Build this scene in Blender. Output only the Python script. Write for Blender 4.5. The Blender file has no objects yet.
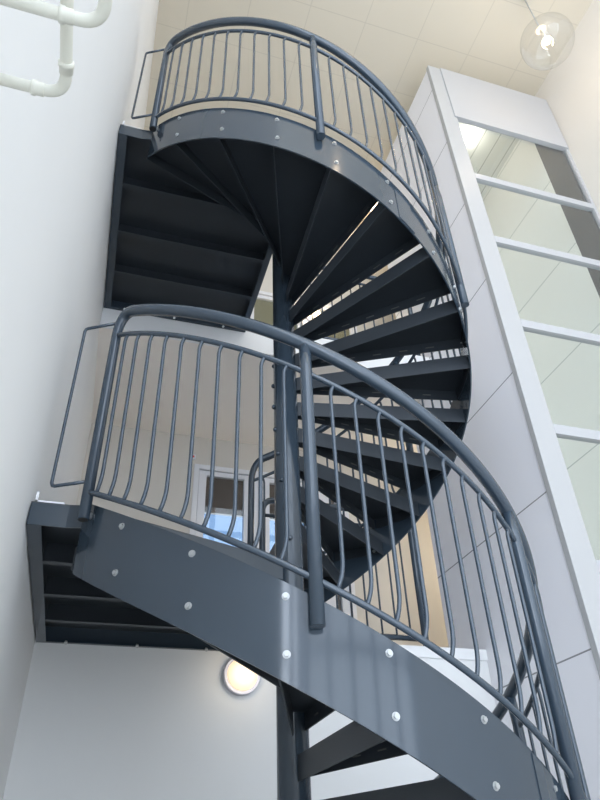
import bpy, math, random
from mathutils import Vector, Matrix
random.seed(4)
S = bpy.context.scene
COL = S.collection
# ------------------------------------------------------------------ camera
CAM = Vector((-0.881, -2.972, 1.46))
cd = bpy.data.cameras.new('camera')
cd.sensor_fit = 'VERTICAL'; cd.sensor_height = 24.0; cd.lens = 649.68 * 24.0 / 800.0
cd.clip_start = 0.03; cd.clip_end = 200
cam = bpy.data.objects.new('camera', cd); COL.objects.link(cam)
R_, U_, F_ = Vector((0.9573, -0.2874, -0.0297)), Vector((-0.148, -0.570, 0.808)), Vector((0.2512, 0.7689, 0.588))
F_.normalize(); R_ = (R_ - F_ * R_.dot(F_)).normalized(); U_ = R_.cross(F_)
M = Matrix((R_, U_, -F_)).transposed().to_4x4(); M.translation = CAM
cam.matrix_world = M
S.camera = cam
# ------------------------------------------------------------------ world (hazy sky, brighter to the south)
W = bpy.data.worlds.new('sky'); S.world = W; W.use_nodes = True
nt = W.node_tree; nt.nodes.clear()
wo = nt.nodes.new('ShaderNodeOutputWorld'); bg = nt.nodes.new('ShaderNodeBackground')
tc = nt.nodes.new('ShaderNodeTexCoord'); sp = nt.nodes.new('ShaderNodeSeparateXYZ')
mr = nt.nodes.new('ShaderNodeMapRange'); cr = nt.nodes.new('ShaderNodeValToRGB')
mr.inputs['From Min'].default_value = 1.0; mr.inputs['From Max'].default_value = -1.0
nt.links.new(tc.outputs['Generated'], sp.inputs[0]); nt.links.new(sp.outputs['Y'], mr.inputs['Value'])
nt.links.new(mr.outputs[0], cr.inputs[0])
cr.color_ramp.elements[0].position = 0.30; cr.color_ramp.elements[0].color = (0.17, 0.34, 0.66, 1)
cr.color_ramp.elements[1].position = 0.85; cr.color_ramp.elements[1].color = (0.76, 0.87, 1.0, 1)
st = nt.nodes.new('ShaderNodeMapRange')
st.inputs['From Min'].default_value = 0.4; st.inputs['From Max'].default_value = -0.6
st.inputs['To Min'].default_value = 1.0; st.inputs['To Max'].default_value = 2.2
nt.links.new(sp.outputs['Y'], st.inputs['Value'])
nt.links.new(cr.outputs[0], bg.inputs['Color']); nt.links.new(st.outputs[0], bg.inputs['Strength'])
nt.links.new(bg.outputs[0], wo.inputs[0])
# ------------------------------------------------------------------ exposure / view
S.view_settings.view_transform = 'Standard'
try: S.view_settings.look = 'None'
except Exception: pass
S.view_settings.gamma = 1.0; S.view_settings.use_curve_mapping = False
S.view_settings.exposure = 0.24
# ------------------------------------------------------------------ daylight through the tall south glazing, plus an added west fill
XW, XE, YS, ZCL = -1.23, 3.32, -6.2, 9.05
def area(name, loc, rot, sx, sy, power, color, portal=False):
    l = bpy.data.lights.new(name, 'AREA'); l.shape = 'RECTANGLE'; l.size = sx; l.size_y = sy
    l.energy = power; l.color = color
    o = bpy.data.objects.new(name, l); COL.objects.link(o); o.location = loc; o.rotation_euler = rot
    if portal: l.cycles.is_portal = True
    return o
area('south_window_portal', ((XW + XE) / 2, YS - 0.02, 4.6), (math.pi / 2, 0, 0), 4.4, 8.6, 1, (1, 1, 1), True)
area('daylight', ((XW + XE) / 2, YS - 0.35, 4.6), (math.pi / 2, 0, 0), 4.4, 8.6, 165, (0.78, 0.87, 1.0))
area('added_west_fill', (XW - .35, -4.75, 4.6), (math.pi / 2, 0, -math.pi / 2), 2.8, 8.6, 480, (0.78, 0.87, 1.0))  # added area light from the west, brightens the shaft side panel
area('added_west_portal', (XW - .12, -4.75, 4.6), (math.pi / 2, 0, -math.pi / 2), 2.8, 8.6, 1, (1, 1, 1), True)  # portal for the added west glazing
area('gallery_window_portal', (1.0, 2.78, 3.7), (-math.pi / 2, 0, 0), 4.0, 2.0, 1, (1, 1, 1), True)

# ------------------------------------------------------------------ stair geometry constants (metres, pole at origin)
RS, K, H, ZT, SW, ZL = 1.089, 0.5889, 2.694, 2.0315, 0.302, 2.5915
D2R = math.radians
def ztop(th, hh=0.0): return ZT + hh - K * (D2R(th) + math.pi / 2)
def cyl(r, th, z): return Vector((r * math.cos(D2R(th)), r * math.sin(D2R(th)), z))
# ------------------------------------------------------------------ materials
def mat(name, color, rough=0.6, metal=0.0, spec=0.5, noise=0.0, nscale=8.0, bump=0.0, bscale=60.0, emit=None, estr=0.0):
    m = bpy.data.materials.new(name); m.use_nodes = True
    n = m.node_tree; b = n.nodes['Principled BSDF']
    b.inputs['Base Color'].default_value = (*color, 1); b.inputs['Roughness'].default_value = rough
    b.inputs['Metallic'].default_value = metal; b.inputs['Specular IOR Level'].default_value = spec
    if noise or bump:
        t = n.nodes.new('ShaderNodeTexCoord')
    if noise:
        x = n.nodes.new('ShaderNodeTexNoise'); x.inputs['Scale'].default_value = nscale; x.inputs['Detail'].default_value = 4
        r = n.nodes.new('ShaderNodeValToRGB')
        r.color_ramp.elements[0].position = .3; r.color_ramp.elements[1].position = .7
        r.color_ramp.elements[0].color = (*[c * (1 - noise) for c in color], 1)
        r.color_ramp.elements[1].color = (*[min(1, c * (1 + noise)) for c in color], 1)
        n.links.new(t.outputs['Object'], x.inputs['Vector']); n.links.new(x.outputs['Fac'], r.inputs[0]); n.links.new(r.outputs[0], b.inputs['Base Color'])
    if bump:
        x = n.nodes.new('ShaderNodeTexNoise'); x.inputs['Scale'].default_value = bscale
        u = n.nodes.new('ShaderNodeBump'); u.inputs['Strength'].default_value = bump; u.inputs['Distance'].default_value = .002
        n.links.new(t.outputs['Object'], x.inputs['Vector']); n.links.new(x.outputs['Fac'], u.inputs['Height']); n.links.new(u.outputs[0], b.inputs['Normal'])
    if emit:
        b.inputs['Emission Color'].default_value = (*emit, 1); b.inputs['Emission Strength'].default_value = estr
    return m
def grid_mat(name, color, line, ax, period, offset, width, rough=.7):
    """flat colour with thin joint lines; ax = list of axes, object space metres"""
    m = mat(name, color, rough); n = m.node_tree; b = n.nodes['Principled BSDF']
    t = n.nodes.new('ShaderNodeTexCoord'); s = n.nodes.new('ShaderNodeSeparateXYZ'); n.links.new(t.outputs['Object'], s.inputs[0])
    acc = None
    for a, p, o in zip(ax, period, offset):
        sub = n.nodes.new('ShaderNodeMath'); sub.operation = 'SUBTRACT'; sub.inputs[1].default_value = o - width / 2
        n.links.new(s.outputs[a], sub.inputs[0])
        mod = n.nodes.new('ShaderNodeMath'); mod.operation = 'FLOORED_MODULO'; mod.inputs[1].default_value = p
        n.links.new(sub.outputs[0], mod.inputs[0])
        lt = n.nodes.new('ShaderNodeMath'); lt.operation = 'LESS_THAN'; lt.inputs[1].default_value = width
        n.links.new(mod.outputs[0], lt.inputs[0])
        if acc is None: acc = lt
        else:
            mx = n.nodes.new('ShaderNodeMath'); mx.operation = 'MAXIMUM'
            n.links.new(acc.outputs[0], mx.inputs[0]); n.links.new(lt.outputs[0], mx.inputs[1]); acc = mx
    mix = n.nodes.new('ShaderNodeMix'); mix.data_type = 'RGBA'
    mix.inputs['A'].default_value = (*color, 1); mix.inputs['B'].default_value = (*line, 1)
    n.links.new(acc.outputs[0], mix.inputs['Factor']); n.links.new(mix.outputs['Result'], b.inputs['Base Color'])
    return m
def glass_mat(name, tint=(1, 1, 1), refl=0.06, graze=0.5):
    m = bpy.data.materials.new(name); m.use_nodes = True; n = m.node_tree; n.nodes.clear()
    o = n.nodes.new('ShaderNodeOutputMaterial'); tr = n.nodes.new('ShaderNodeBsdfTransparent'); gl = n.nodes.new('ShaderNodeBsdfGlossy')
    tr.inputs[0].default_value = (*tint, 1); gl.inputs['Roughness'].default_value = .01
    fr = n.nodes.new('ShaderNodeLayerWeight'); fr.inputs['Blend'].default_value = .25
    mr = n.nodes.new('ShaderNodeMapRange'); mr.inputs['To Min'].default_value = refl; mr.inputs['To Max'].default_value = graze
    n.links.new(fr.outputs['Facing'], mr.inputs['Value'])
    mx = n.nodes.new('ShaderNodeMixShader'); n.links.new(mr.outputs[0], mx.inputs[0])
    n.links.new(tr.outputs[0], mx.inputs[1]); n.links.new(gl.outputs[0], mx.inputs[2]); n.links.new(mx.outputs[0], o.inputs[0])
    return m
STEEL = mat('anthracite_paint', (0.034, 0.049, 0.066), .11, 0, .62, noise=.06, nscale=3)
RAILP = mat('railing_paint', (0.038, 0.057, 0.080), .20, 0, .75)
UNDER = mat('shaded_underside_paint', (0.026, 0.032, 0.039), .42, 0, .45, noise=.1, nscale=5)  # darker copy of the steel paint, underside shade put into the colour
WELD = mat('weld_bead', (0.12, 0.12, 0.11), .6)
BOLT = mat('zinc_bolt', (0.45, 0.46, 0.46), .38, .6)
BLACKC = mat('black_tube_cap', (0.012, 0.012, 0.013), .6)
WALLW = mat('white_plaster', (0.80, 0.80, 0.79), .75, noise=.012, nscale=1.5, bump=.05, bscale=90)
CREAM = mat('cream_plaster', (0.64, 0.60, 0.54), .75, noise=.012, nscale=1.5)
POSTM = mat('shaft_post_coat', (0.44, 0.44, 0.44), .4)
SHW = mat('shaft_white_coat', (0.45, 0.45, 0.46), .35)
CEIL = grid_mat('ceiling_tiles', (0.66, 0.605, 0.50), (0.58, 0.53, 0.44), (0, 1), (.635, .635), (1.01, -.03), .010, .8)
SOFF = mat('soffit_paint', (0.90, 0.84, 0.77), .8)
FASC = mat('white_fascia', (0.82, 0.82, 0.82), .5)
FLOORM = mat('pale_floor', (0.55, 0.54, 0.51), .35, noise=.05, nscale=3)
PANEL = grid_mat('shaft_side_panel', (0.86, 0.85, 0.88), (0.24, 0.24, 0.25), (2,), (.985,), (2.42,), .009, .38)
PANELI = grid_mat('shaft_inner_panel', (0.86, 0.84, 0.77), (0.40, 0.42, 0.38), (2,), (1.03,), (6.59,), .010, .35)
BOARD = grid_mat('shaft_roof_boards', (0.82, 0.82, 0.76), (0.40, 0.40, 0.35), (0,), (.2,), (2.0,), .010, .6)
WHITE = mat('white_powder_coat', (0.74, 0.74, 0.76), .35)
DARKP = mat('dark_grey_panel', (0.035, 0.034, 0.037), .6)
BLIND = mat('brown_blind', (0.070, 0.044, 0.034), .8, noise=.15, nscale=40)
OLIVE = mat('olive_blind', (0.19, 0.17, 0.10), .8, noise=.1, nscale=40)
GLASS = glass_mat('pane_glass', (.97, .99, .985), .04, .35)
GLOBE = glass_mat('globe_glass', (.975, .975, .97), .035, .62)
PIPEM = mat('cream_pipe_paint', (0.72, 0.71, 0.62), .35)
CABLE = mat('cable_grey', (0.45, 0.45, 0.43), .4, .3)
LAMPR = mat('lamp_rim', (0.72, 0.70, 0.76), .4, .2)
RED = mat('red_dot', (0.7, 0.03, 0.03), .5)
def emis(name, color, strength):
    return mat(name, (.9, .9, .88), .4, emit=color, estr=strength)
LGLOW = mat('lamp_diffuser_glow', (.5, .48, .45), .4, emit=(1.0, 0.74, 0.45), estr=.85)
BGLOW = emis('bulb_glow', (1.0, 0.84, 0.6), 8.0)
SGLOW = emis('shaft_lamp_glow', (1.0, 0.97, 0.90), 2.0)
# ------------------------------------------------------------------ mesh helpers
class MB:
    def __init__(s): s.v = []; s.f = []; s.sm = []
    def add(s, vs, fs, smooth=False):
        n = len(s.v); s.v += [tuple(v) for v in vs]
        for f in fs: s.f.append(tuple(i + n for i in f)); s.sm.append(smooth)
    def box(s, x0, x1, y0, y1, z0, z1):
        s.add([(x0, y0, z0), (x1, y0, z0), (x1, y1, z0), (x0, y1, z0), (x0, y0, z1), (x1, y0, z1), (x1, y1, z1), (x0, y1, z1)],
              [(0, 3, 2, 1), (4, 5, 6, 7), (0, 1, 5, 4), (1, 2, 6, 5), (2, 3, 7, 6), (3, 0, 4, 7)])
    def prism(s, poly, z0, z1):
        n = len(poly); vs = [(p[0], p[1], z0) for p in poly] + [(p[0], p[1], z1) for p in poly]
        s.add(vs, [tuple(range(n - 1, -1, -1)), tuple(range(n, 2 * n))] + [(i, (i + 1) % n, n + (i + 1) % n, n + i) for i in range(n)])
    def plate(s, a, b, thick, z0, z1):
        """vertical plate along plan segment a->b"""
        a = Vector((a[0], a[1])); b = Vector((b[0], b[1])); d = (b - a).normalized(); n = Vector((-d.y, d.x)) * thick / 2
        s.prism([a - n, b - n, b + n, a + n], z0, z1)
    def tube(s, pts, r, seg=12, cap=True, smooth=True):
        pts = [Vector(p) for p in pts]; n = len(pts); rings = []
        t0 = (pts[1] - pts[0]).normalized()
        up = Vector((0, 0, 1)) if abs(t0.z) < .9 else Vector((1, 0, 0))
        u = t0.cross(up).normalized()
        vs = []
        for i in range(n):
            t = ((pts[min(i + 1, n - 1)] - pts[i]).normalized() + (pts[i] - pts[max(i - 1, 0)]).normalized()) if 0 < i < n - 1 else (pts[min(i + 1, n - 1)] - pts[max(i - 1, 0)])
            t.normalize(); u = (u - t * u.dot(t)).normalized(); w = t.cross(u)
            rr = r[i] if isinstance(r, (list, tuple)) else r
            for k in range(seg):
                a = 2 * math.pi * k / seg; vs.append(pts[i] + (u * math.cos(a) + w * math.sin(a)) * rr)
        base = len(s.v); s.v += [tuple(v) for v in vs]
        for i in range(n - 1):
            for k in range(seg):
                k2 = (k + 1) % seg
                s.f.append((base + i * seg + k, base + i * seg + k2, base + (i + 1) * seg + k2, base + (i + 1) * seg + k)); s.sm.append(smooth)
        if cap:
            s.f.append(tuple(base + k for k in range(seg - 1, -1, -1))); s.sm.append(False)
            s.f.append(tuple(base + (n - 1) * seg + k for k in range(seg))); s.sm.append(False)
    def sphere(s, c, r, seg=24, rings=14, sx=1, sz=1):
        c = Vector(c); vs = [c + Vector((0, 0, r * sz))]
        for i in range(1, rings):
            a = math.pi * i / rings
            for k in range(seg):
                b = 2 * math.pi * k / seg; vs.append(c + Vector((r * sx * math.sin(a) * math.cos(b), r * sx * math.sin(a) * math.sin(b), r * sz * math.cos(a))))
        vs.append(c - Vector((0, 0, r * sz))); fs = []
        for k in range(seg): fs.append((0, 1 + k, 1 + (k + 1) % seg))
        for i in range(rings - 2):
            for k in range(seg):
                a = 1 + i * seg + k; b = 1 + i * seg + (k + 1) % seg; fs.append((a, a + seg, b + seg, b))
        l = len(vs) - 1; o = 1 + (rings - 2) * seg
        for k in range(seg): fs.append((l, o + (k + 1) % seg, o + k))
        s.add(vs, fs, True)
    def build(s, name, m, parent=None, bevel=0.0):
        me = bpy.data.meshes.new(name); me.from_pydata(s.v, [], s.f); me.update()
        me.polygons.foreach_set('use_smooth', s.sm); me.materials.append(m)
        o = bpy.data.objects.new(name, me); COL.objects.link(o)
        if parent is not None: o.parent = parent; o.matrix_parent_inverse = Matrix.Translation(-parent_loc(parent))
        if bevel:
            b = o.modifiers.new('bevel', 'BEVEL'); b.width = bevel; b.segments = 2; b.limit_method = 'ANGLE'; b.angle_limit = D2R(50)
        return o
def parent_loc(p):
    v = Vector((0, 0, 0))
    while p is not None: v = v + p.location; p = p.parent
    return v
def root(name, loc, label, cat, group=None):
    o = bpy.data.objects.new(name, None); COL.objects.link(o); o.location = loc; o.empty_display_size = .1
    return tag(o, label, cat, group)
def tag(o, label, cat, group=None):
    o['label'] = label; o['category'] = cat
    if group: o['group'] = group
    return o
def struct(o): o['kind'] = 'structure'; return o
def box(name, m, x0, x1, y0, y1, z0, z1, parent=None, bevel=0.0):
    b = MB(); b.box(x0, x1, y0, y1, z0, z1); return b.build(name, m, parent, bevel)

# ================================================================== BUILDING
XS0 = 1.79
YB, YG = 1.20, 2.65           # stair-hall back wall / gallery back wall
struct(box('floor', FLOORM, XW - .2, XE + .2, YS - .2, YB + .2, -.2, 0))
struct(box('ceiling', CEIL, XW - .2, XE + .2, YS - .2, YG + .2, ZCL, ZCL + .2))
struct(box('wall_left', WALLW, XW - .2, XW + .03, -3.35, -.21, 0, ZCL))
struct(box('wall_left_rear', WALLW, XW - .2, XW + .027, -.21, YG + .2, 0, ZCL))
struct(box('wall_right', CREAM, XE, XE + .2, YS - .2, YG + .2, 0, ZCL))
struct(box('wall_back', WALLW, XW, XE, YB, YB + .2, 0, 2.388))
struct(box('wall_back_head', WALLW, XW, XS0, YB, YB + .019, 2.388, 2.62))
# gallery floors (slab with white fascia and painted soffit)
for i, (z0, z1) in enumerate(((2.39, 2.694), (5.092, 5.388))):
    b = MB(); b.box(XW + .027, XE if i == 0 else 1.79, YB + .02, 1.70, z0, z1); b.box(XW + .027, XE, 1.70, YG, z0, z1)
    struct(b.build('gallery_floor', FLOORM if i == 0 else SOFF))
    struct(box('trim_%d' % (i + 1), FASC, XW + .03 if i else .03, 1.79, YB if i else YB - .012, YB + .02, z0 if i else 2.62, z1))
# gallery back wall with window openings on two storeys
WX = [(-.17, .47), (.47, 1.11), (1.11, 1.43)]
WX2 = [(.33, 1.05), (1.05, 1.75)]
def wall_with_openings(zf, zc_, z_sill, z_head, WX):
    b = MB(); x0 = WX[0][0]; x1 = WX[-1][1]
    b.box(XW, x0, YG, YG + .2, zf, zc_); b.box(x1, XE, YG, YG + .2, zf, zc_)
    b.box(x0, x1, YG, YG + .2, z_head, zc_)
    if z_sill > zf: b.box(x0, x1, YG, YG + .2, zf, z_sill)
    return struct(b.build('wall_gallery_back', CREAM))
wall_with_openings(2.694, 5.092, 2.80, 4.77, WX)
wall_with_openings(5.388, ZCL, 5.50, 7.36, WX2)
nwin = 0
for storey, (zs, zh, zb) in enumerate(((2.80, 4.77, 4.28), (5.50, 7.36, 5.62))):
    for k, (xa, xb) in enumerate(WX2 if storey else WX):
        if k == 2: zb = zs + .12
        nwin += 1
        f = MB(); y0, y1 = YG - .012, YG + .07
        f.box(xa, xa + .05, y0, y1, zs, zh); f.box(xb - .05, xb, y0, y1, zs, zh)
        f.box(xa + .05, xb - .05, y0, y1, zh - .05, zh); f.box(xa + .05, xb - .05, y0, y1, zs, zs + .05)
        # inner sash
        xa2, xb2, zs2, zh2 = xa + .055, xb - .055, zs + .055, zh - .055
        w = struct(f.build('window_%d' % nwin, WHITE, None, .004))
        g = MB(); SF = .03 if storey else .075
        g.box(xa2, xa2 + SF, y0 + .02, y1 - .01, zs2, zh2); g.box(xb2 - SF, xb2, y0 + .02, y1 - .01, zs2, zh2)
        g.box(xa2 + SF, xb2 - SF, y0 + .02, y1 - .01, zh2 - .05, zh2); g.box(xa2 + SF, xb2 - SF, y0 + .02, y1 - .01, zs2, zs2 + .05)
        g.build('sash', WHITE, w, .003)
        box('window_pane', GLASS, xa2 + SF, xb2 - SF, y0 + .045, y0 + .051, zs2 + .05, zh2 - .05, w)
        box('blind', BLIND if storey == 0 else OLIVE, xa2 + SF + .002, xb2 - SF - .002, y0 + .056, y0 + .060, zb, zh2 - .05, w)
        box('blind_rail', WHITE, xa2 + SF + .002, xb2 - SF - .002, y0 + .053, y0 + .063, zb - .012, zb, w)
# tall glazing behind the camera: mullion grid open to the sky
b = MB()
for x in [XW + (XE - XW) * i / 5 for i in range(6)]:
    b.box(x - .06, x + .06, YS - .1, YS, 0, ZCL)
for z in [0.04, 1.0, 2.2, 3.4, 4.6, 5.8, 7.0, 8.2, ZCL - .04]:
    b.box(XW, XE, YS - .09, YS - .01, z - .06, z + .06)
struct(b.build('window_%d' % (nwin + 1), WHITE))
b = MB()
for y in [-3.41, -4.35, -5.28, YS + .06]:
    b.box(XW - .08, XW + .02, y - .06, y + .06, 0, ZCL)
for z in [0.06, 2.2, 4.6, 7.0, ZCL - .06]:
    b.box(XW - .07, XW + .01, YS, -3.35, z - .06, z + .06)
struct(b.build('window_%d' % (nwin + 2), WHITE))  # added unseen west glazing, an opening for the side fill light
# ------------------------------------------------------------------ white panelled shaft with glazed front
XS, YF, ZTP = 1.79, .10, 8.74
sh = root('glazed_shaft', (2.5, .8, 0), 'tall white panelled shaft with glazed front rising to the ceiling at right', 'shaft')
YSB = 1.70
box('side_panel', PANEL, XS, XS + .04, YF + .03, YB - .002, 0, ZTP, sh)
b = MB(); b.box(XS + .001, XS + .04, YB - .002, YSB, 2.70, ZTP)
b.build('side_panel', PANEL, sh)
XI = 3.26
box('inner_panel', PANELI, XI, XE - .003, YF + .30, YB - .002, 0.0, ZTP - .04, sh)
b = MB(); b.box(XI, XE - .003, YB - .002, YSB, 2.70, ZTP - .04); b.build('inner_panel', PANELI, sh)
b = MB(); b.box(XI - .004, XE - .003, YF + .02, YF + .30, 0, ZTP - .04); b.build('dark_panel', DARKP, sh)
b = MB(); b.box(XS + .04, XI, YSB - .04, YSB - .001, 2.70, ZTP - .04); b.build('rear_panel', PANELI, sh)
box('roof_boards', BOARD, XS + .04, XE - .003, YF + .02, YSB, ZTP - .04, ZTP, sh)
box('corner_post', POSTM, XS - .012, XS + .165, YF - .02, YF + .03, 0, ZTP + .012, sh, .004)
box('edge_post', SHW, 3.285, XE - .002, YF - .02, YF + .02, 0, ZTP, sh)
box('top_panel', SHW, XS + .135, 3.31, YF - .035, YF + .02, 7.765, ZTP + .008, sh, .003)
MZ = [.95, 1.92, 2.90, 3.89, 4.88, 5.87, 6.78]
for z in MZ: box('mullion', SHW, XS + .165, 3.285, YF - .02, YF + .03, z - .045, z + .035, sh, .003)
zz = [0.0] + MZ + [7.80]
for a, c in zip(zz[:-1], zz[1:]):
    box('glass_pane', GLASS, XS + .165, 3.285, YF + .004, YF + .010, a + .035, c - .045, sh)
b = MB(); b.box(2.40, 2.62, .62, .84, ZTP - .052, ZTP - .041); l = b.build('shaft_lamp_panel', SGLOW, sh)

ll = bpy.data.lights.new('shaft_light', 'POINT'); ll.energy = 5; ll.color = (1, .96, .88); ll.shadow_soft_size = .1
lo = bpy.data.objects.new('shaft_light', ll); COL.objects.link(lo); lo.parent = l; lo.location = (2.62, .69, ZTP - .16)
l['label'] = 'bright square lamp panel in the shaft roof'
# ------------------------------------------------------------------ landings
def polar(r, th): return (r * math.cos(D2R(th)), r * math.sin(D2R(th)))
THL = -157.9
tn = Vector((-math.sin(D2R(THL)), math.cos(D2R(THL)))) * .045
pin = Vector(polar(.078, THL)) + tn; pout = Vector(polar(RS - .012, THL)) + tn
def landing(hh, label):
    zt_ = 2.694 + hh; zu = zt_ - .10
    zt_ -= .001
    r = root('landing_platform', (-.6, .4, zu), label, 'landing')
    poly = [pin, (.0, .075), (.0, YB - .006), (XW + .034, YB - .006), (XW + .034, -.437), (-1.05, -.437), pout]
    poly = [poly[i] for i in (0, 6, 5, 4, 3, 2, 1)]
    b = MB(); b.prism(list(reversed(poly)), zt_ - .006, zt_); b.build('deck_plate', UNDER, r)
    xl = XW + .034
    b = MB()
    b.box(xl, xl + .006, -.437, YB - .006, zu, zt_ - .006); b.box(xl + .006, xl + .055, -.431, YB - .012, zu, zu + .006)
    b.box(xl, 0, YB - .012, YB - .006, zu, zt_ - .006); b.box(xl + .055, -.006, YB - .032, YB - .012, zu, zu + .006)
    b.box(-.006, 0, .08, YB - .012, zu - .0, zt_ - .006); b.box(-.045, -.006, .09, YB - .032, zu, zu + .006)
    b.plate((xl, -.434), (-1.05, -.434), .006, zu, zt_ - .006)
    b.plate((-1.05, -.434), pout, .006, zu, zt_ - .006)
    b.plate(pout, pin, .006, zu, zt_ - .006)
    b.build('edge_frame', STEEL, r)
    for y in (-.05, .37, .775):
        xr = -.045 if y > .1 else -.16
        b = MB(); b.box(xl + .055, xr, y - .004, y + .004, zu + .004, zt_ - .006); b.box(xl + .055, xr, y - .02, y + .02, zu - .0, zu + .005)
        b.build('cross_beam', UNDER, r)
    for (x, y) in ((-1.03, 1.178), (-.62, 1.178), (-.2, 1.178)):
        b = MB(); b.tube([(x, y, zu + .006), (x, y - (.02 if y > 1 else 0), zu - .006)], .010, 6); b.build('bolt', BOLT, r)
    b = MB(); b.box(xl + .012, xl + .022, -.436, -.43, zt_ , zt_ + .045); b.box(xl+.012, -1.07, -.436, -.43, zt_+.0, zt_ + .008)
    b.build('white_edge_strip', WHITE, r)
    return r
landing(0, 'lower dark steel landing platform beside the left wall, above the round wall lamp')
landing(H, 'upper dark steel landing platform at the top of the spiral stair')
# ------------------------------------------------------------------ centre pole
p = root('center_pole', (0, 0, 0), 'dark grey steel centre pole of the spiral stair', 'pole')
b = MB(); b.tube([(0, 0, 0), (0, 0, 6.2)], .070, 40, smooth=True); b.build('pole_tube', STEEL, p)
b = MB(); b.tube([(0, 0, 0), (0, 0, .012)], .14, 32, smooth=False); b.build('base_plate', STEEL, p)
for hh in (0, -H):
    for j in range(15):
        th = THL + 16.4 * j + 8
        z = 5.22 - .1684 * j + hh - .05
        if z < .1: continue
        for dth in (180,):
            u = Vector(polar(1, th + dth)).to_3d()
            b = MB(); c = u * .069 + Vector((0, 0, z)); b.tube([c, c + u * .008, c + u * .014], [.014, .013, .006], 10); b.build('bolt', STEEL, p)
# ------------------------------------------------------------------ stair flights
def sector(th0, th1, r0, r1, n=8):
    return [polar(r1, th0 + (th1 - th0) * i / n) for i in range(n + 1)]
def flight(hh, label):
    r = root('stair_flight', (.0, .0, 2.694 + hh - H), label, 'staircase')
    # outer stringer band
    th0, th1 = -155.5, 84.0
    b = MB(); n = 160; vs = []
    for i in range(n + 1):
        th = th0 + (th1 - th0) * i / n; zt_ = ztop(th, hh); zb = max(zt_ - SW, .001 if hh == 0 else ZL + .11)
        zt_ = max(zt_, zb + .02)
        for rr, z in ((RS, zb), (RS, zt_), (RS - .008, zt_), (RS - .008, zb)): vs.append(cyl(rr, th, z))
    base = 0; fs = []; 
    for i in range(n):
        for k in range(4):
            k2 = (k + 1) % 4; fs.append((i * 4 + k, (i + 1) * 4 + k, (i + 1) * 4 + k2, i * 4 + k2))
    fs.append((0, 1, 2, 3)); fs.append((n * 4 + 3, n * 4 + 2, n * 4 + 1, n * 4))
    b.add(vs, fs, True)
    s = b.build('outer_stringer', STEEL, r)
    m = s.modifiers.new('edges', 'EDGE_SPLIT'); m.split_angle = D2R(40)
    # joint cover plate on the stringer
    b = MB(); tj = -63.0 if hh == 0 else -71.5
    vs = []; nn = 6
    for i in range(nn + 1):
        th = tj + 5.5 * i / nn; zt_ = ztop(th, hh) - .012
        for rr, z in ((RS + .004, zt_ - SW + .024), (RS + .004, zt_), (RS + .0005, zt_), (RS + .0005, zt_ - SW + .024)): vs.append(cyl(rr, th, z))
    fs = []
    for i in range(nn):
        for k in range(4):
            k2 = (k + 1) % 4; fs.append((i * 4 + k, (i + 1) * 4 + k, (i + 1) * 4 + k2, i * 4 + k2))
    fs.append((0, 1, 2, 3)); fs.append((nn * 4 + 3, nn * 4 + 2, nn * 4 + 1, nn * 4)); b.add(vs, fs)
    b.build('joint_plate', STEEL, r)
    # bolt heads in pairs
    for i in range(14):
        th = -140.4 + 16.6 * i
        for dz in (.046, .222):
            z = ztop(th, hh) - dz
            if z < .05: continue
            u = Vector(polar(1, th)).to_3d(); c = u * (RS - .001) + Vector((0, 0, z))
            b = MB(); b.tube([c, c + u * .0025], .0125, 14, smooth=False); b.tube([c + u * .0025, c + u * .010], .0088, 6, smooth=False)
            b.build('bolt', BOLT, r)
            if dz > .1 or True:
                c = u * (RS - .0075) + Vector((0, 0, z)); b = MB(); b.tube([c, c - u * .012], .011, 6, smooth=False); b.build('nut', BOLT, r) if i in (3,4,5,6,7,8,9,10,11) else None
    # treads
    for j in range(15):
        tr = THL + 16.4 * j; tnose = tr + 16.4
        zt_ = 5.220 - .1684 * j + hh - H; 
        if zt_ < .05: continue
        tg = Vector(polar(1, tnose + 90)) * .045
        r0, r1 = .0715, RS - .0095
        def nose(rr): 
            q = Vector(polar(rr, tnose)) + tg; return q
        qn = nose(r1); qn = qn * (r1 / qn.length)
        pi_ = nose(.055)
        pts = [polar(r0, tr)] + sector(tr, math.degrees(math.atan2(qn.y, qn.x)) if False else tnose + math.degrees(.045 / r1), r0, r1, 8) + [pi_]
        b = MB(); b.prism(pts, zt_ - .005, zt_)
        tang = Vector(polar(1, tr + 90)) * .003
        b.plate(Vector(polar(r0, tr)) + tang, Vector(polar(r1, tr)) + tang, .006, zt_ - .095, zt_ - .005)     # rear flange
        t2 = Vector(polar(1, tnose + 90)) * -.003
        b.plate(pi_ + t2, qn + t2, .006, zt_ - .075, zt_ - .005)                                     # nose flange
        # end flange along the stringer
        sec = sector(tr + .6, tnose + 1.6, 0, r1 - .001, 6)
        for a_, c_ in zip(sec[:-1], sec[1:]): b.plate(a_, c_, .005, zt_ - .07, zt_ - .004)
        # stitch welds on the nose flange and on the rear flange
        nf = len(b.f); dn = Vector(polar(1, tnose)); t3 = Vector(polar(1, tnose + 90)) * .003
        for q in (.22, .38, .54, .70, .86):
            c = Vector(polar(q, tnose)) + tg - Vector(polar(1, tnose + 90)) * .010
            b.plate(c + t3, c + dn * .05 + t3, .004, zt_ - .046, zt_ - .041)
        t = b.build('tread', UNDER, r); t.data.materials.append(WELD)
        for q_ in t.data.polygons[nf:]: q_.material_index = 1
    return r
flight(0, 'lower curved flight of the dark steel spiral stair, sweeping across the foreground')
flight(H, 'upper curved flight of the dark steel spiral stair, seen from underneath')
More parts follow.
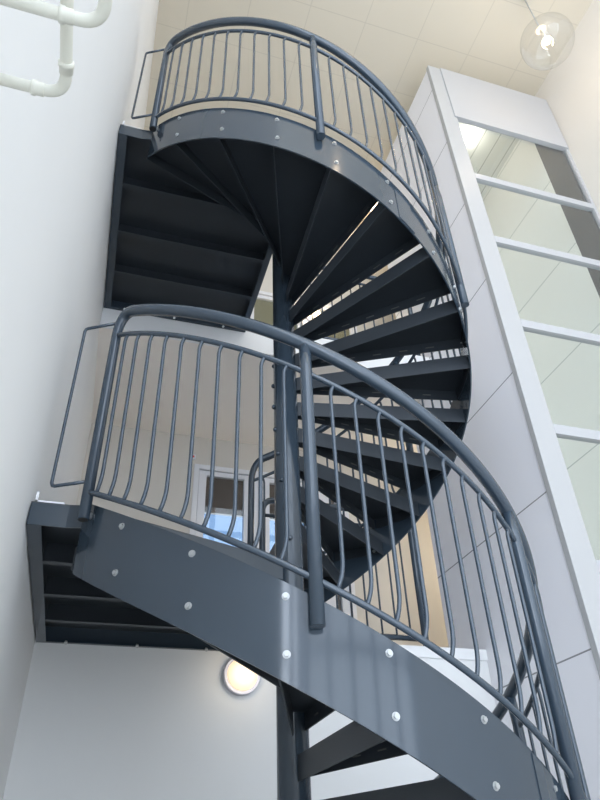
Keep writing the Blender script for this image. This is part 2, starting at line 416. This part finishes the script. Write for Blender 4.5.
# ------------------------------------------------------------------ curved railings
RH, RR = 1.112, 1.120
OH, OM, OB = 1.026, .875, .046
def hpts(r, off, t0, t1, hh, n):
    return [cyl(r, t0 + (t1 - t0) * i / n, ztop(t0 + (t1 - t0) * i / n, hh) + off) for i in range(n + 1)]
def railing(hh, posts, nbars, label):
    r = root('stair_railing', cyl(RR, posts[0], 2.6 + hh), label, 'railing')
    ta, tb = posts[0], posts[-1]
    zend_top = lambda th: ztop(th, hh)
    # handrail tube bending down into the end posts
    def bend(th_post, sgn):
        # vertical post tube and quarter bend towards the helix; sgn=+1 rail goes to increasing theta
        rad = .12; out = []
        thb = th_post + sgn * math.degrees(rad / RH)
        zb = ztop(thb, hh) + OH
        slope = K / RH * -sgn  # dz per metre along travel
        P2 = cyl(RH, thb, zb)
        P1 = cyl(RH, th_post, zb - slope * rad + .012)
        P0 = cyl(RR, th_post, ztop(th_post, hh) + OM)
        for i in range(9):
            t = i / 8; out.append(P0 * (1 - t) ** 2 + P1 * 2 * t * (1 - t) + P2 * t * t)
        return out, thb
    A, tA = bend(ta, 1); B, tB = bend(tb, -1)
    foot0 = cyl(RR, ta, ztop(ta, hh) - .075); foot1 = cyl(RR, tb, max(ztop(tb, hh) - .10, 2.70 - H + hh + .0))
    path = [foot0] + A + hpts(RH, OH, tA, tB, hh, 110)[1:-1] + list(reversed(B)) + [foot1]
    rads = [.0225] + [.0225 + .005 * i / 8 for i in range(9)]; rads += [.0275] * (len(path) - 20) + rads[::-1]
    b = MB(); b.tube(path, rads, 18); b.build('handrail', RAILP, r)
    # posts
    for i, th in enumerate(posts):
        first, last = i == 0, i == len(posts) - 1
        z0 = max(ztop(th, hh) - .10, .003)
        if not (first or last):
            b = MB(); b.tube([cyl(RR, th, z0), cyl(RR, th, ztop(th, hh) + OM + .02), cyl(RH, th, ztop(th, hh) + OH - .006)], .024, 18)
            pst = b.build('post', RAILP, r)
        else: pst = r
        zc = (ztop(th, hh) - .075) if first else z0
        if not last:
            b = MB(); b.tube([cyl(RR, th, zc - .0015), cyl(RR, th, zc - .0001)], .019, 16); b.build('end_cap', BLACKC, pst)
        u = Vector(polar(1, th)).to_3d()
        for dz in ((-.05,) if last else (-.045, -.085 + (.03 if first else 0))):
            c = u * (RS - .0005) + Vector((0, 0, ztop(th, hh) + dz)); b = MB(); b.tube([c, c + u * .02], .009, 8)
            b.build('stand_off', BOLT, pst)
    for nm, off in (('mid_rail', OM), ('bottom_rail', OB)):
        b = MB(); pr = .0115
        b.tube([p_ for p_ in hpts(RR, off, ta, tb, hh, 120)], pr, 12); b.build(nm, RAILP, r)
    # balusters with cranked ends that meet the rails squarely
    for (a, c, n) in zip(posts[:-1], posts[1:], nbars):
        for i in range(n):
            th = a + (c - a) * (i + 1) / (n + 1)
            dt, du = math.degrees(.024 / RR), math.degrees(.016 / RR)
            zb = ztop(th - dt, hh) + OB; zm = ztop(th + du, hh) + OM
            pts = []
            for q in range(6):      # bottom hook
                t = q / 5; s_ = (1 - t) ** 2.2
                pts.append(cyl(RR, th - dt * s_, zb + .11 * t))
            for q in range(7):
                t = q / 6; s_ = t ** 2.4
                pts.append(cyl(RR, th + du * s_, zm - .055 * (1 - t)))
            b = MB(); b.tube(pts, .0077, 8); b.build('baluster', RAILP, r)
    # square end loop towards the wall
    q0 = cyl(RR, ta, 0); zt_, zb_ = ztop(ta, hh) + .955, ztop(ta, hh) + .095
    ex = Vector((-1.135, -.45, 0)); d = (ex - q0); rd = .018
    def P(t, z): return Vector((q0.x + d.x * t, q0.y + d.y * t, z))
    L = d.length; e = rd / L
    pts = [P(.05, zt_)] + [P(1 - e, zt_), P(1 - e * .3, zt_ - rd * .3 * .6), P(1, zt_ - rd)] + [P(1, zb_ + rd), P(1 - e * .3, zb_ + rd * .2), P(1 - e, zb_), P(.05, zb_)]
    b = MB(); b.tube(pts, .0075, 10); b.build('end_loop', RAILP, r)
    return r
railing(0, [-151.5, -102.3, -51.2, 0, 48, 88], [10, 10, 10, 9, 7], 'curved dark railing of the lower flight with thin bars, crossing the foreground')
railing(H, [-152.2, -95.0, -37.0, 24, 87], [11, 11, 12, 12], 'curved dark railing of the upper flight, highest on the stair')
# ------------------------------------------------------------------ gallery guards
def guard(z0, xa, xb, y, label):
    r = root('gallery_guard', (xa, y, z0), label, 'railing', 'gallery guards')
    zt_ = z0 + 1.03
    pts = [(xa, y, z0 + .001), (xa, y, zt_ - .09)] + [(xa + .09 * (1 - math.cos(a)), y, zt_ - .09 + .09 * math.sin(a)) for a in [math.pi / 2 * i / 6 for i in range(1, 7)]]
    pts += [(xb - .09 + .09 * math.sin(a), y, zt_ - .09 + .09 * math.cos(a)) for a in [math.pi / 2 * i / 6 for i in range(0, 7)]] + [(xb, y, z0 + .001)]
    b = MB(); b.tube(pts, .0235, 16); b.build('handrail', RAILP, r)
    for z, nm in ((z0 + .90, 'mid_rail'), (z0 + .07, 'bottom_rail')):
        b = MB(); b.tube([(xa, y, z), (xb, y, z)], .013 if nm == 'mid_rail' else .02, 10); b.build(nm, RAILP, r)
    n = max(2, round((xb - xa) / .105))
    for i in range(1, n):
        x = xa + (xb - xa) * i / n
        b = MB(); b.tube([(x, y, z0 + .075), (x, y, z0 + .90)], .0075, 8); b.build('baluster', RAILP, r)
    for x in (xa, xb):
        b = MB(); b.tube([(x, y, z0 + .0005), (x, y, z0 + .008)], .045, 16, smooth=False); b.build('base_flange', RAILP, r)
guard(2.698, .18, 1.37, 1.27, 'dark straight guard rail on the middle floor edge behind the pole')
guard(5.392, .34, 1.72, 1.27, 'dark straight guard rail on the top floor edge behind the upper treads')
# ------------------------------------------------------------------ round wall lamps
def wall_lamp(c, n, rad, label, power, group=None, mt=LGLOW, lc=(1, .82, .58)):
    c = Vector(c); n = Vector(n)
    r = root('wall_lamp', c, label, 'lamp', group)
    b = MB(); b.tube([c + n * .001, c + n * .035, c + n * .04], [rad, rad, rad * .96], 40); b.build('rim', LAMPR, r)
    b = MB(); b.tube([c + n * .036, c + n * .055, c + n * .068, c + n * .075], [rad * .84, rad * .78, rad * .55, rad * .2], 36); b.build('diffuser', mt, r)
    l = bpy.data.lights.new('lamp_light', 'POINT'); l.energy = power; l.color = lc; l.shadow_soft_size = .08
    o = bpy.data.objects.new('lamp_light', l); COL.objects.link(o); o.location = n * .16; o.parent = r
    return r
wall_lamp((.03, YB, 2.455), (0, -1, 0), .116, 'round glowing lamp on the white wall below the lower landing', .9)
wall_lamp((1.16, YG, 7.10), (0, -1, 0), .12, 'round warm lamp seen through the gap between upper treads beside the pole', 5, None, emis('lamp_glow_strong', (1, .72, .4), 3.5))
wall_lamp((2.04, 2.2, ZCL), (0, 0, -1), .12, 'round warm ceiling lamp glimpsed under the upper stringer', 7, None, emis('lamp_glow_warm', (1, .72, .4), 3.5))
wall_lamp((2.95, YG, 4.0), (0, -1, 0), .12, 'added round fill lamp on the middle floor rear wall, unseen behind the shaft', 19, None, LGLOW, (1, .91, .78))  # added out of sight to brighten the gallery and its soffit
# ------------------------------------------------------------------ pendant globe
def pendant(pc, label, power):
    pc = Vector(pc)
    g = root('pendant_lamp', pc, label, 'lamp')
    b = MB(); b.sphere(pc, .255, 40, 24); b.build('glass_globe', GLOBE, g)
    b = MB(); b.tube([pc + Vector((0, 0, .262)), pc + Vector((0, 0, ZCL - pc.z - .03))], .007, 8); b.build('cable', CABLE, g)
    b = MB(); b.tube([pc + Vector((0, 0, ZCL - pc.z - .03)), pc + Vector((0, 0, ZCL - pc.z))], .025, 20); b.build('ceiling_rose', WHITE, g)
    b = MB(); b.tube([pc + Vector((0, 0, .245)), pc + Vector((0, 0, .275))], [.05, .02], 16); b.build('cap', CABLE, g)
    b = MB(); b.tube([pc + Vector((0, 0, .06)), pc + Vector((0, 0, .11)), pc + Vector((0, 0, .245))], [.016, .018, .008], 16); b.build('lamp_holder', CABLE, g)
    b = MB(); b.sphere(pc + Vector((0, 0, .02)), .038, 20, 12, 1, 1.0); b.build('bulb', BGLOW, g)
    l = bpy.data.lights.new('bulb_light', 'POINT'); l.energy = power; l.color = (1, .78, .52); l.shadow_soft_size = .05
    o = bpy.data.objects.new('bulb_light', l); COL.objects.link(o); o.location = (0, 0, .02); o.parent = g
pendant((2.55, -.76, 8.02), 'clear glass globe pendant lamp with glowing bulb hanging near the ceiling', 18)
pendant((1.0, -3.6, 8.02), 'added clear glass globe pendant lamp, unseen above the viewer, as warm fill', 75)  # extra pendant added out of view for more warm light
# ------------------------------------------------------------------ cream pipes on the left wall
XP = -1.15
def arc_path(pts, rad):
    pts = [Vector(p) for p in pts]; out = [pts[0]]
    for i in range(1, len(pts) - 1):
        a = (pts[i - 1] - pts[i]).normalized(); c = (pts[i + 1] - pts[i]).normalized()
        p0 = pts[i] + a * rad; p2 = pts[i] + c * rad
        for q in range(9):
            t = q / 8; out.append(p0 * (1 - t) ** 2 + pts[i] * 2 * t * (1 - t) + p2 * t * t)
    return out + [pts[-1]]
def pipe(pts, r, label, sockets):
    o = root('wall_pipe', Vector(pts[0]), label, 'pipe', 'pipes on the left wall')
    b = MB(); b.tube(arc_path(pts, .038), r, 16); b.build('pipe_run', PIPEM, o)
    for c, d in sockets:
        c = Vector(c); d = Vector(d).normalized()
        b = MB(); b.tube([c - d * .012, c - d * .010, c - d * .004, c - d * .003, c + d * .009, c + d * .010], [r * 1.1, r * 1.32, r * 1.32, r * 1.15, r * 1.15, r * 1.02], 18); b.build('socket', PIPEM, o)
    c = Vector(pts[0]); b = MB(); b.tube([(c.x - .0005, c.y, c.z), (c.x + .004, c.y, c.z)], r * 1.7, 20); b.build('wall_rosette', PIPEM, o)
pipe([(XW + .031, -2.303, 2.54), (-1.06, -2.303, 2.54), (-1.062, -3.34, 2.54)], .0098, 'cream pipe looping from the left wall, nearer the stair', [((-1.104, -2.303, 2.54), (1, 0, 0)), ((-1.060, -2.352, 2.54), (0, 1, 0))])
pipe([(XW + .031, -2.455, 2.50), (-1.00, -2.455, 2.50), (-1.001, -3.34, 2.50)], .0098, 'cream pipe looping from the left wall, nearest the camera', [((-1.053, -2.455, 2.50), (1, 0, 0))])
# ------------------------------------------------------------------ small white contact with red dot above the window
s = root('wall_sensor', (-.19, YG, 4.85), 'tiny white wall sensor with a red dot above the window frame', 'sensor')
box('housing', WHITE, -.215, -.165, YG - .015, YG - .0005, 4.82, 4.87, s)
box('red_dot', RED, -.20, -.18, YG - .019, YG - .0151, 4.835, 4.855, s)
